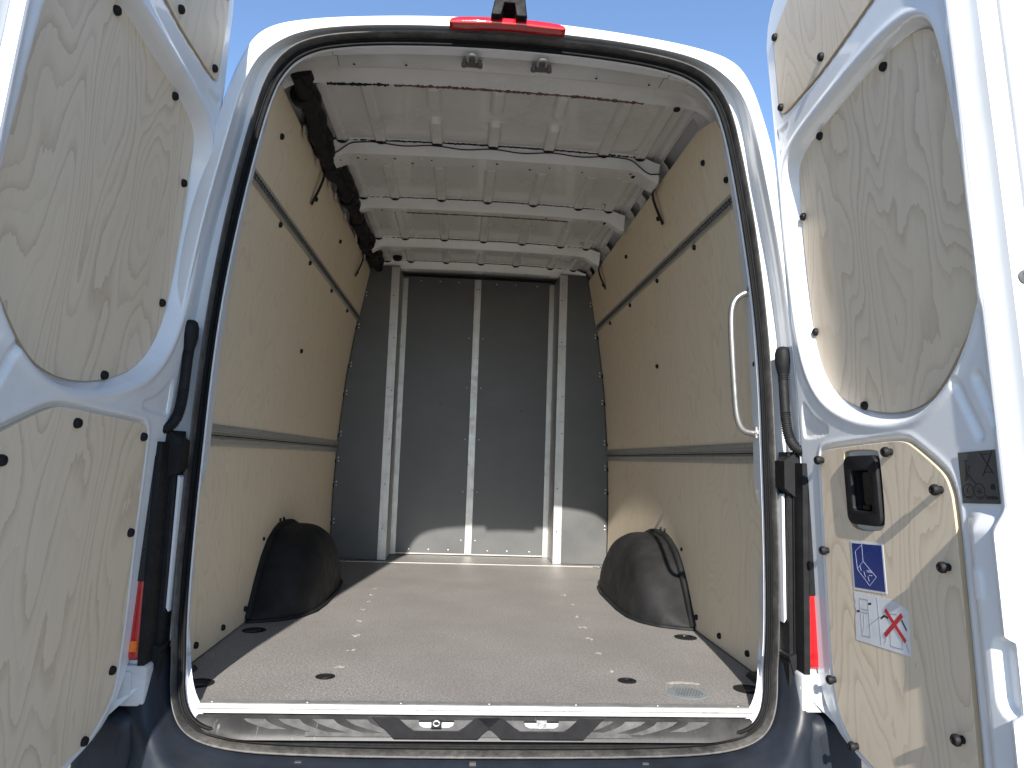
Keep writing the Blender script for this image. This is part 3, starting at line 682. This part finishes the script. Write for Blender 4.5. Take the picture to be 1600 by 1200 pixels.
# black wiring bundle along the left roof edge
P = []; Rr = []
for i in range(150):
    t = i/149; y = .30+2.50*t
    P.append((-.668+.010*math.sin(y*5.3)+.006*math.sin(y*17), y, 1.850+.008*math.sin(y*4.1+1)+.004*math.sin(y*23)))
    Rr.append(.036+.005*math.sin(y*9)+.004*math.sin(y*31)+random.uniform(-.002, .002)+(.010 if i % 29 < 3 and i > 5 else 0)-(.02*(1-i/5) if i < 5 else 0))
duct = MB().tube(P, [q*.86 for q in Rr], 14).build('wiring_bundle', 'black', VAN, 60)
b = MB().tube([(-.648+.010*math.sin(y*6), y, 1.872+.008*math.sin(y*3.3)) for y in np.linspace(.30, 2.8, 120)], [.024+.004*math.sin(i*.9) for i in range(120)], 10); b.build('wiring_branch', 'black', duct, 60)
for y in (.42, .98, 1.40, 1.72, 2.10, 2.45):
    MB().lathe([(.036, -.018), (.042, -.012), (.042, .012), (.036, .018)], 14, lambda X, Y, Z: (-.667+X, y+Z, 1.853+Y)).build('bundle_clamp', 'black', duct, 40)
for y in (.62, .86, 1.12, 1.28, 1.55, 1.90, 2.25):
    MB().poly([(y-.02, 1.80), (y+.018, 1.795), (y+.012, 1.838), (y-.006, 1.846), (y-.024, 1.83)], 0, .008, lambda X, Y, Z: (-.712+Z+.010, X, Y)).build('wool_tuft', 'rail', duct)
P = [(-.655, .38, 1.868), (-.60, .362, 1.880), (-.52, .358, 1.880), (-.40, .357, 1.886)]
MB().tube([tuple(q) for q in chaikin(P, 3, False)], .006, 8).build('wiring_tail', 'black', duct, 180)

# ------------------------------------------------------------------ grab handle on the right rear pillar
pth = [(.772, .098, 1.166), (.745, .100, 1.162), (.716, .100, 1.142), (.704, .100, 1.105), (.706, .100, 1.02), (.716, .100, .85), (.722, .100, .785), (.737, .100, .752), (.762, .099, .744), (.795, .098, .746)]
gh = MB().tube([tuple(q) for q in chaikin(pth, 3, False)], .0098, 14, True, (0, 1, 0)).build('grab_handle', 'tube', VAN, 180)
for (x, z) in ((.762, 1.166), (.780, .746)):
    MB().box((x-.012, .076, z-.016), (x+.018, .094, z+.016)).build('handle_foot', 'steel', gh)
    MB().lathe([(.008, 0), (.008, .006), (.004, .009), (0, .009)], 8, lambda X, Y, Z: (x+X-.003, .076-Z, z+Y)).build('handle_bolt', 'white_pl', gh, 40)

# ------------------------------------------------------------------ third brake lamp and camera bracket on the roof edge
pts = chaikin([(-.168, 1.902), (-.160, 1.918), (-.10, 1.9245), (0, 1.927), (.10, 1.9255), (.165, 1.919), (.178, 1.905), (.165, 1.900), (0, 1.908), (-.158, 1.898)], 2)
lamp = add('brake_lamp', plate([(x, z-.004) for x, z in pts], [], -.010, .03, XR(-.006), .005), 'red', VAN, 30)
o = [(-.046, 1.914), (-.037, 1.960), (-.030, 2.035), (.040, 2.038), (.050, 1.975), (.058, 1.914), (.026, 1.914), (.020, 1.953), (-.008, 1.953), (-.017, 1.914)]
cb = add('camera_bracket', plate(o, [], 0, .05, XR(-.040), .003), 'bracket', VAN)
MB().lathe([(.012, 0), (.012, .012), (.008, .014), (0, .014)], 14, lambda X, Y, Z: (.006+X, -.040-Z, 1.985+Y)).build('camera_lens', 'gloss_black', cb, 40)
MB().box((-.038, .0, 1.932), (.048, .22, 1.96)).build('bracket_base', 'bracket', cb)

# ------------------------------------------------------------------ bumper, tail lamps, hinges, conduits
ib = np.where(zo < .135)[0]; ib = np.roll(ib, -np.argmax(np.diff(np.r_[ib, ib[0]+NA])) - 1)
dn = ss((.02-zo)/.12)                                        # 1 along the bottom, 0 up at the corners
br = [ring(P_out+.001, .034), ring(P_out+.003, .006), ring(P_out+.008, -.008), ring(P_out+.016, -.028-.012*dn), ring(P_out+lerp(.030, .019, dn), -.050-.045*dn), ring(P_out+lerp(.05, .026, dn), -.058-.058*dn), ring(P_out+lerp(.085, .050, dn), -.045-.080*dn), ring(P_out+lerp(.13, .16, dn), -.01-.115*dn), ring(P_out+lerp(.16, .34, dn), .09-.16*dn)]
bump = add('rear_bumper', grid([r[ib] for r in br]), 'bumper', VAN, 60)
for s in (-1, 1):
    rr = []
    for yv, grow in ((.32, -.02), (.30, 0), (.0, 0), (-.06, -.004), (-.088, -.014), (-.098, -.034), (-.100, -.06)):
        rr.append([(s*(.905+(hx_-.905)*1.0+(grow if hx_ > .905 else -grow*.8)), yv, zz_+(grow*.8 if zz_ > -.2 else -grow)) for hx_, zz_ in chaikin([(.822, .010), (.86, .016), (.955, .016), (.985, -.01), (.992, -.2), (.97, -.42), (.84, -.42), (.818, -.1)], 2)])
    rr.append([tuple(Vector(rr[-1][k]).lerp(Vector((s*.90, -.102, -.2)), .97)) for k in range(len(rr[-1]))])
    add('bumper_corner', grid(rr, close_row=True), 'bumper', bump, 60)
for x in (-.45, -.02, .42): MB().box((x-.008, -.062, -.1215), (x+.008, -.054, -.1125)).build('bumper_clip', 'grey_st', bump)
for s in (-1, 1):
    lo = rrect(-.055, .125, .10, .62, .02)
    tl = add('tail_lamp', plate(lo, [], 0, .085, lambda X, Y, Z: (s*(.842+Z*1.4), X-.03, Y), .006), 'red', VAN, 40)
    MB().box((min(s*.826, s*.8415), -.088, .118), (max(s*.826, s*.8415), .02, .66)).build('lamp_housing', 'black', tl)
    MB().box((min(s*.8405, s*.875), -.090, .318), (max(s*.8405, s*.875), -.02, .66)).build('lamp_cover', 'gloss_black', tl)
    if s < 0: MB().box((-.868, -.0875, .150), (-.846, -.080, .175)).build('orange_reflection_patch', 'amber', tl)  # flat amber patch paints the faint orange reflection inside this lamp
    wb = add('corner_block', plate(rrect(.030, .022, .115, .118, .010), [], 0, .05, lambda X, Y, Z: (s*(.790+X), -.085+Z, Y), .004), 'white_pl', VAN, 40)
    add('block_cover', plate(rrect(.062, .040, .10, .104, .008), [], 0, .004, lambda X, Y, Z: (s*(.790+X), -.089+Z, Y), .0015), 'white_pl', wb, 40)
    # black plastic hinge trim strip
    b = MB(); x0, x1 = s*.814, s*.850
    b.box((min(x0, x1), -.030, .130), (max(x0, x1), .028, .690)).box((min(s*.824, s*.829), -.038, .14), (max(s*.824, s*.829), -.028, .68))
    ht = b.build('hinge_trim', 'black', VAN)
    MB().poly([(.796, .665), (.832, .690), (.848, .690), (.848, .560), (.836, .560), (.797, .592)], -.045, .012, lambda X, Y, Z: (s*X, Z, Y)).build('hinge_bracket', 'black', ht)
    MB().poly([(.806, .150), (.836, .160), (.848, .230), (.848, .10), (.820, .10)], -.045, .02, lambda X, Y, Z: (s*X, Z, Y)).build('hinge_bracket', 'black', ht)
    MB().box((min(s*.808, s*.86), -.04, .012), (max(s*.808, s*.86), .03, .135)).build('lower_trim', 'black', ht)
    # painted hinge arms
    MB().poly([(.804, .57), (.811, .575), (.814, .24), (.808, .23)], -.012, .02, lambda X, Y, Z: (s*X, Z, Y)).build('hinge_arm', 'paint', ht)
    # cable conduit between pillar and door
    boot = MB(); 
    for i in range(1): pass
    prof = [(.985, .010), (.980, .017), (.965, .021), (.94, .021), (.92, .017), (.905, .0135)]
    rows = [[(s*(.812+r*math.cos(a)), -.006+r*1.1*math.sin(a), z) for a in [2*math.pi*j/14 for j in range(14)]] for z, r in prof]
    cbt = add('cable_conduit', grid(rows, close_row=True), 'black', VAN, 180)
    pth = chaikin([(s*.812, -.006, .915), (s*.811, -.014, .86), (s*.811, -.022, .79), (s*.814, -.030, .735), (s*.826, -.045, .700), (s*.850, -.065, .688), (s*.880, -.090, .690)], 4, False)
    L_ = 0; P = []; Rr = []
    for i in range(len(pth)-1):
        a, c = Vector(pth[i]), Vector(pth[i+1]); k = max(1, int((c-a).length/.0013))
        for j in range(k):
            p = a.lerp(c, j/k); z = p.z; L_ += (c-a).length/k; smoothpart = .80 < z < .885
            P.append(p); Rr.append(.0135 if smoothpart else .0135+.0016*math.sin(L_*2*math.pi/.0062))
    MB().tube(P, Rr, 12).build('corrugated_hose', 'black', cbt, 180)

# ------------------------------------------------------------------ rear doors
def door_frame(side, beta):
    hx, hy_, lam, mu = .87137, -.069735, .046395, .023546
    ax = np.array([-lam, mu, 1.]); ax /= np.linalg.norm(ax)
    u = np.array([math.sin(beta), -math.cos(beta), 0]); u -= ax*(u@ax); u /= np.linalg.norm(u)
    n = np.cross(u, ax); n = -n if n[0] > 0 else n
    Sg = np.array([side, 1, 1.]); return np.array([hx, hy_, 0])*Sg, u*Sg, ax*Sg, n*Sg
def sdf(pu, pv, poly):
    p = np.asarray(poly, float); a = p; b = np.roll(p, -1, 0); d2 = np.full(pu.shape, 1e9); ins = np.zeros(pu.shape, bool)
    for (x0, y0), (x1, y1) in zip(a, b):
        ex, ey = x1-x0, y1-y0; wx, wy = pu-x0, pv-y0; t = np.clip((wx*ex+wy*ey)/(ex*ex+ey*ey+1e-12), 0, 1)
        d2 = np.minimum(d2, (wx-ex*t)**2+(wy-ey*t)**2)
        c = (y0 > pv) != (y1 > pv); xi = x0+(pv-y0)*ex/(ey if abs(ey) > 1e-12 else 1e-12); ins ^= c & (pu < xi)
    d = np.sqrt(d2); return np.where(ins, -d, d)
LIP = [(.035, 1.45), (.060, 1.50), (.12, 1.528), (.234, 1.548), (.426, 1.575), (.559, 1.573), (.623, 1.543), (.652, 1.494), (.666, 1.373), (.680, 1.162), (.689, .989), (.674, .928), (.611, .832), (.534, .772), (.463, .745), (.367, .742), (.248, .763), (.14, .812), (.075, .890), (.040, 1.01), (.027, 1.16), (.024, 1.33)]
WPAN = [(.056, 1.485), (.085, 1.515), (.188, 1.540), (.452, 1.566), (.536, 1.560), (.606, 1.530), (.622, 1.46), (.636, 1.308), (.652, 1.13), (.658, 1.0), (.640, .946), (.570, .86), (.500, .792), (.434, .768), (.348, .765), (.23, .788), (.125, .838), (.078, .902), (.056, 1.02), (.049, 1.16), (.046, 1.34)]
TPAN = [(.056, 1.93), (.055, 1.655), (.060, 1.630), (.085, 1.621), (.20, 1.627), (.275, 1.632), (.486, 1.672), (.615, 1.70), (.625, 1.72), (.610, 1.93)]
def make_door(side):
    beta = R(2.0) if side > 0 else R(2.53)
    O, U, V, N = door_frame(side, beta)
    def D(u, v, w): return tuple(O+U*u+V*v+N*(w+.0087*max(v, 0)**2))
    if side > 0:
        UH = lambda v: np.zeros_like(v)+.0
        LPAN = [(.106, .60), (.113, .680), (.124, .692), (.26, .697), (.404, .702), (.446, .699), (.470, .688), (.545, .638), (.562, .615), (.572, .572), (.570, .30), (.568, -.03), (.40, -.045), (.24, -.028), (.155, .0), (.108, .05), (.092, .12), (.094, .30)]
    else:
        UH = lambda v: np.interp(v, [0, .25, .48, .65, 1.03, 1.35, 1.7, 1.9], [0, 0, -.010, -.030, -.052, -.045, -.030, -.005])
        LPAN = [(.085, .40), (.098, .670), (.108, .690), (.125, .698), (.30, .703), (.440, .707), (.470, .705), (.505, .695), (.601, .653), (.655, .625), (.668, .600), (.668, -.03), (.40, -.045), (.24, -.025), (.150, -.002), (.100, .04), (.068, .08), (.072, .25)]
    vbk = [(-.06, .20), (0, .20), (.010, .12), (.022, .077), (.042, .040), (.064, .013), (.095, -.010), (.13, -.026), (.25, -.055), (.70, -.085), (.8, -.09)]
    vtk = [(-.06, 1.80), (.0, 1.80), (.011, 1.86), (.03, 1.91), (.056, 1.945), (.10, 1.975), (.16, 1.99), (.8, 2.0)]
    nu, nv = 170, 380; uE = .700 if side > 0 else .745
    s_ = np.linspace(0, 1, nu); t_ = np.linspace(0, 1, nv)
    # denser columns near the hinge side
    Sg, Tg = np.meshgrid(s_, t_)
    v0 = 0+Tg*1.9; Ug = UH(v0)+(uE-UH(v0))*Sg
    vb = np.interp(Ug, *zip(*vbk)); vt = np.interp(Ug, *zip(*vtk)); Vg = vb+(vt-vb)*Tg
    sh = UH(Vg)
    def shift(poly): return [(u+float(UH(np.array(v)))*max(0, 1-u/.25)+(uE-.70)*.75*float(ss((u-.3)/.4)), v) for u, v in poly]
    lip = chaikin(shift(LIP), 2); lp = chaikin(LPAN, 2); tp = chaikin(shift(TPAN), 1)
    w = np.zeros_like(Ug)
    sd = sdf(Ug, Vg, lip); w -= .047*ss((-sd+.003)/.024); w += .0035*np.exp(-((sd-.010)/.009)**2)
    d2 = sdf(Ug, Vg, lp); w -= .007*ss((-d2+.012)/.007); w += .002*np.exp(-((d2-.016)/.006)**2)
    d3 = sdf(Ug, Vg, tp); w -= .007*ss((-d3+.006)/.006)
    for tri in ([(.018, 1.605), (.040, 1.590), (.085, 1.592), (.098, 1.585), (.060, 1.560), (.030, 1.52), (.018, 1.53)], [(.024, .735), (.030, .82), (.045, .822), (.090, .775), (.150, .755), (.152, .735), (.13, .727), (.04, .722)]):
        d = sdf(Ug, Vg, chaikin(shift(tri), 2)); w -= .0045*ss(-d/.006)
    for (a, b_) in (((.602, .800), (.648, .702)), ((.656, .806), (.690, .722))):
        ex, ey = b_[0]-a[0], b_[1]-a[1]; tt = np.clip(((Ug-a[0])*ex+(Vg-a[1])*ey)/(ex*ex+ey*ey), 0, 1); d = np.hypot(Ug-a[0]-ex*tt, Vg-a[1]-ey*tt); w -= .010*ss((.014-d)/.012)
    # raised rim along the free edge and lock housing below
    w += .010*ss((Ug-uE+.018)/.014)
    w += .026*ss((Ug-.590)/.05)*ss((.575-Vg)/.05)
    if side > 0: w -= .05*ss(-sdf(Ug, Vg, rrect(.240, .538, .332, .650, .012))/.006)
    d = sdf(Ug, Vg, rrect(.655, .22, .74, .36, .03)); w -= .02*ss(-d/.012)
    d = sdf(Ug, Vg, rrect(.615, .405, .655, .47, .018)); w += .004*ss(-d/.008)
    # rounded outer edges
    w -= .016*(1-ss((Ug-UH(v0))/.012))**2
    w -= .016*(1-ss((Vg-vb)/.016))**2
    kk = .0087*np.maximum(Vg, 0)**2
    pts = O+Ug[..., None]*U+Vg[..., None]*V+(w+kk)[..., None]*N
    door = add('rear_door', grid([list(r) for r in pts]), 'paint', VAN, 180)
    door['label'] = ('right rear door with inner handle recess and stickers on its plywood' if side > 0 else 'left rear door with plain plywood panels')
    # outer skin: skirt and back
    bi = [(0, j) for j in range(nu)]+[(i, nu-1) for i in range(1, nv)]+[(nv-1, j) for j in range(nu-2, -1, -1)]+[(i, 0) for i in range(nv-2, 0, -1)]
    def brow(ww, du): return [D(Ug[i, j]+(du if j == nu-1 else -du*.4 if j == 0 else 0), Vg[i, j], ww if ww is not None else w[i, j]) for i, j in bi]
    rws = [brow(None, 0), brow(-.035, -.004), brow(-.040, .004), brow(-.078, .004), brow(-.084, .02), brow(-.105, .024)]
    sk = grid(rws, close_row=True)
    bm = bmesh.new(); bm.from_mesh(sk); bm.verts.ensure_lookup_table(); nb = len(bi)
    bm.faces.new([bm.verts[5*nb+i] for i in range(nb)]); bm.to_mesh(sk); bm.free()
    add('outer_skin', sk, 'paint', door, 35)
    # stepped closing edge
    vs = np.linspace(-.08, 1.99, 50)
    sec = [(.700, .010), (.705, .009), (.707, .004), (.708, -.014), (.742, -.016), (.745, -.020), (.746, -.050), (.728, -.051), (.728, -.053), (.758, -.055), (.761, -.059), (.762, -.090), (.772, -.092), (.774, -.106), (.700, -.114)]
    add('closing_edge', grid([[D(u+uE-.70, v, ww) for u, ww in sec] for v in vs]), 'paint', door, 30)
    q = MB().lathe([(.012, 0), (.012, .003), (.007, .004), (.006, .001), (0, .001)], 18, lambda X, Y, Z: D(uE+.0455+Z, .969+X, -.012*0-.036+Y)).build('edge_plug', 'grey_st', door, 40)
    # plywood panels
    def panel(name, poly, holes, w0, w1): 
        me = plate(poly, holes, w0, w1, D, .0012); me.materials.append(M['ply_door']); me.materials.append(M['ply_edge'])
        nn = Vector(N)
        for p in me.polygons:
            if abs(p.normal.dot(nn)) < .5: p.material_index = 1
        return add(name, me, None, door)
    cut = chaikin([(.214, .60), (.216, .675), (.228, .688), (.345, .686), (.357, .675), (.357, .53), (.345, .510), (.315, .503), (.245, .503), (.222, .515), (.213, .545)], 2) if side > 0 else None
    panel('upper_plywood_panel', chaikin(shift(WPAN), 2), [], -.046, -.037)
    panel('lower_plywood_panel', lp, [cut] if cut is not None else [], -.006, .005)
    panel('top_plywood_panel', tp, [], -.0065, .003)
    def bolts(pts, w0, tall=False):
        for u, v in pts:
            add('bolt', tall_bolt_me if tall else bolt_me, None, door, 40, frame_to(D(u, v, w0), N+.0))
    ub = [(.448, 1.538), (.176, 1.509), (.060, 1.333), (.070, 1.009), (.257, .793)]
    bolts([(u+(float(UH(np.array(v)))*.35 if u < .2 else 0), v) for u, v in ub], -.0375)
    bolts([(.068, 1.645), (.28, 1.664), (.072, 1.852)], .0025)
    lb = [(.123, .667), (.399, .679), (.114, .442), (.102, .128), (.180, .0)]
    if side > 0: lb += [(.541, .601), (.541, .454), (.535, .138)]
    else: lb += [(.60, .60), (.60, .30)]
    bolts(lb, .0045, side > 0)
    if side > 0:
        # inner door handle: black surround with sunken cup and lever
        hs = add('handle_surround', plate(rrect(.222, .516, .350, .674, .022), [rrect(.250, .548, .322, .640, .010)], -.004, .012, D, .003), 'black', door, 40)
        MB().poly(rrect(.246, .544, .326, .644, .010), -.045, -.036, D).build('handle_cup', 'hole', door)
        b = MB()
        for a, c in (((.248, .546), (.250, .642)), ((.322, .546), (.324, .642))): b.box((a[0], a[1], -.036), (c[0], c[1], .004), D)
        b.box((.25, .545, -.036), (.322, .548, .004), D).box((.25, .640, -.036), (.322, .643, .004), D).build('handle_cup_wall', 'black', door)
        MB().poly(rrect(.285, .562, .318, .636, .008), -.012, .004, D).build('handle_lever', 'gloss_black', door)
        b = MB(); b.box((.252, .551, -.02), (.262, .560, .001), D).box((.270, .551, -.02), (.296, .560, .0), D).build('handle_catch', 'gloss_black', door)
        # stickers
        SW = .0052
        def sticker(poly, mat, name): return MB().poly(poly, SW, SW+.0005, D).build(name, mat, door)
        def ink(segs, width, mat, name, base=SW+.0005):
            b = MB()
            for a, c in segs: b.poly(bar(a, c, width), base+.0001, base+.0004, D)
            b.build(name, mat, door)
        sticker([(.216, .363), (.341, .371), (.341, .481), (.217, .475)], 'white_st', 'sticker_border')
        b = MB(); b.poly([(.221, .368), (.336, .375), (.336, .475), (.222, .470)], SW+.0006, SW+.0008, D).build('blue_sticker', 'blue', door)
        BS = SW+.0008
        bl = [((.262, .470), (.234, .452)), ((.234, .452), (.237, .412)), ((.262, .470), (.262, .432)), ((.262, .432), (.237, .412)), ((.262, .432), (.308, .403)), ((.308, .403), (.280, .380)), ((.280, .380), (.237, .412)), ((.248, .420), (.252, .410)), ((.262, .410), (.266, .398)), ((.276, .400), (.280, .390)), ((.266, .430), (.270, .428)), ((.282, .420), (.284, .418))]
        ink(bl, .0014, 'pale_ink', 'sticker_drawing', BS)
        ink([((.274, .4135), (.292, .4140)), ((.274, .4105), (.292, .4110)), ((.281, .4035), (.292, .4040))], .0022, 'pale_ink', 'sticker_text', BS)
        wp = [(.209, .247), (.405, .255), (.408, .345), (.398, .353), (.36, .361), (.216, .358), (.214, .345), (.219, .335), (.214, .325), (.219, .315), (.216, .308), (.212, .298)]
        sticker(wp, 'white_st', 'white_sticker')
        z = lambda k: None
        wl = [((.306, .257), (.304, .358)), ((.236, .345), (.236, .262)), ((.236, .345), (.268, .347)), ((.268, .347), (.268, .265)), ((.236, .262), (.268, .265)), ((.236, .322), (.268, .324)), ((.236, .315), (.268, .317)), ((.248, .310), (.246, .285)), ((.246, .285), (.238, .268)), ((.262, .288), (.310, .318)),
              ((.340, .262), (.380, .264)), ((.340, .262), (.342, .300)), ((.380, .264), (.381, .300)), ((.340, .330), (.370, .334)), ((.318, .262), (.330, .285)), ((.400, .262), (.388, .288))]
        ink(wl, .0013, 'grey_ink', 'sticker_drawing')
        ink([((.222, .314), (.232, .316)), ((.268, .338), (.280, .341)), ((.312, .315), (.326, .323)), ((.326, .323), (.338, .320)), ((.384, .325), (.398, .306))], .0045, 'black_ink', 'clamp_print')
        ink([((.330, .337), (.392, .282)), ((.387, .336), (.322, .280))], .0095, 'red_ink', 'red_cross', SW+.0010)
        # grey sticker lies on the painted metal
        GW = .0015
        gp = [(.591, .577), (.681, .579), (.681, .674), (.591, .671)]
        MB().poly(gp, GW, GW+.0006, D).build('grey_sticker', 'grey_st', door)
        G = lambda x, y: (.591+.090*x, .577+.096*y)
        gl = [(G(.17, .82), G(.26, .82)), (G(.215, .82), G(.22, .45)), (G(.18, .68), G(.26, .50)), (G(.16, .42), G(.20, .62)), (G(.25, .55), G(.42, .38)), (G(.26, .70), G(.34, .70)), (G(.28, .72), G(.27, .60))]
        for cx, cy, r in ((.20, .24, .135), (.50, .24, .145)):
            pp = [G(cx+r*math.cos(a), cy+r*1.0*math.sin(a)) for a in np.linspace(0, 2*math.pi, 25)]; gl += list(zip(pp[:-1], pp[1:]))
        gl += [(G(.16, .30), G(.24, .18)), (G(.22, .34), G(.14, .20)), (G(.47, .33), G(.48, .17)), (G(.40, .24), G(.58, .22)), (G(.54, .30), G(.53, .20))]
        ink(gl, .0013, 'black_ink', 'sticker_drawing', GW+.0006)
        ink([(G(.62, .96), G(.92, .56)), (G(.93, .98), G(.64, .53))], .0020, 'black_ink', 'black_cross', GW+.0006)
        ink([(G(.15, .135), G(.26, .135)), (G(.46, .135), G(.56, .135)), (G(.70, .60), G(.90, .60)), (G(.66, .93), G(.84, .93))], .0016, 'black_ink', 'sticker_caption', GW+.0006)
        MB().poly([G(.80, .28), G(.92, .28), G(.92, .33), G(.89, .39), G(.86, .36), G(.84, .38), G(.80, .33)], GW+.0007, GW+.0010, D).build('sticker_emblem', 'black_ink', door)
        tcv = bpy.data.curves.new('t', 'FONT'); tcv.body = 'Sortimo'; tcv.size = .0135; tcv.offset = .0003
        to = bpy.data.objects.new('t', tcv); S.collection.objects.link(to); dg = bpy.context.evaluated_depsgraph_get(); tm = bpy.data.meshes.new_from_object(to.evaluated_get(dg)); S.collection.objects.unlink(to); bpy.data.objects.remove(to)
        x0 = min(v.co.x for v in tm.vertices); x1 = max(v.co.x for v in tm.vertices); a = G(.665, .10); sx = (.090*.30)/(x1-x0)
        for v in tm.vertices: v.co = D(a[0]+(v.co.x-x0)*sx, a[1]+v.co.y*.8, GW+.0012)
        tm.materials.clear(); add('sticker_text', tm, 'black_ink', door)
    return door
make_door(1); make_door(-1)
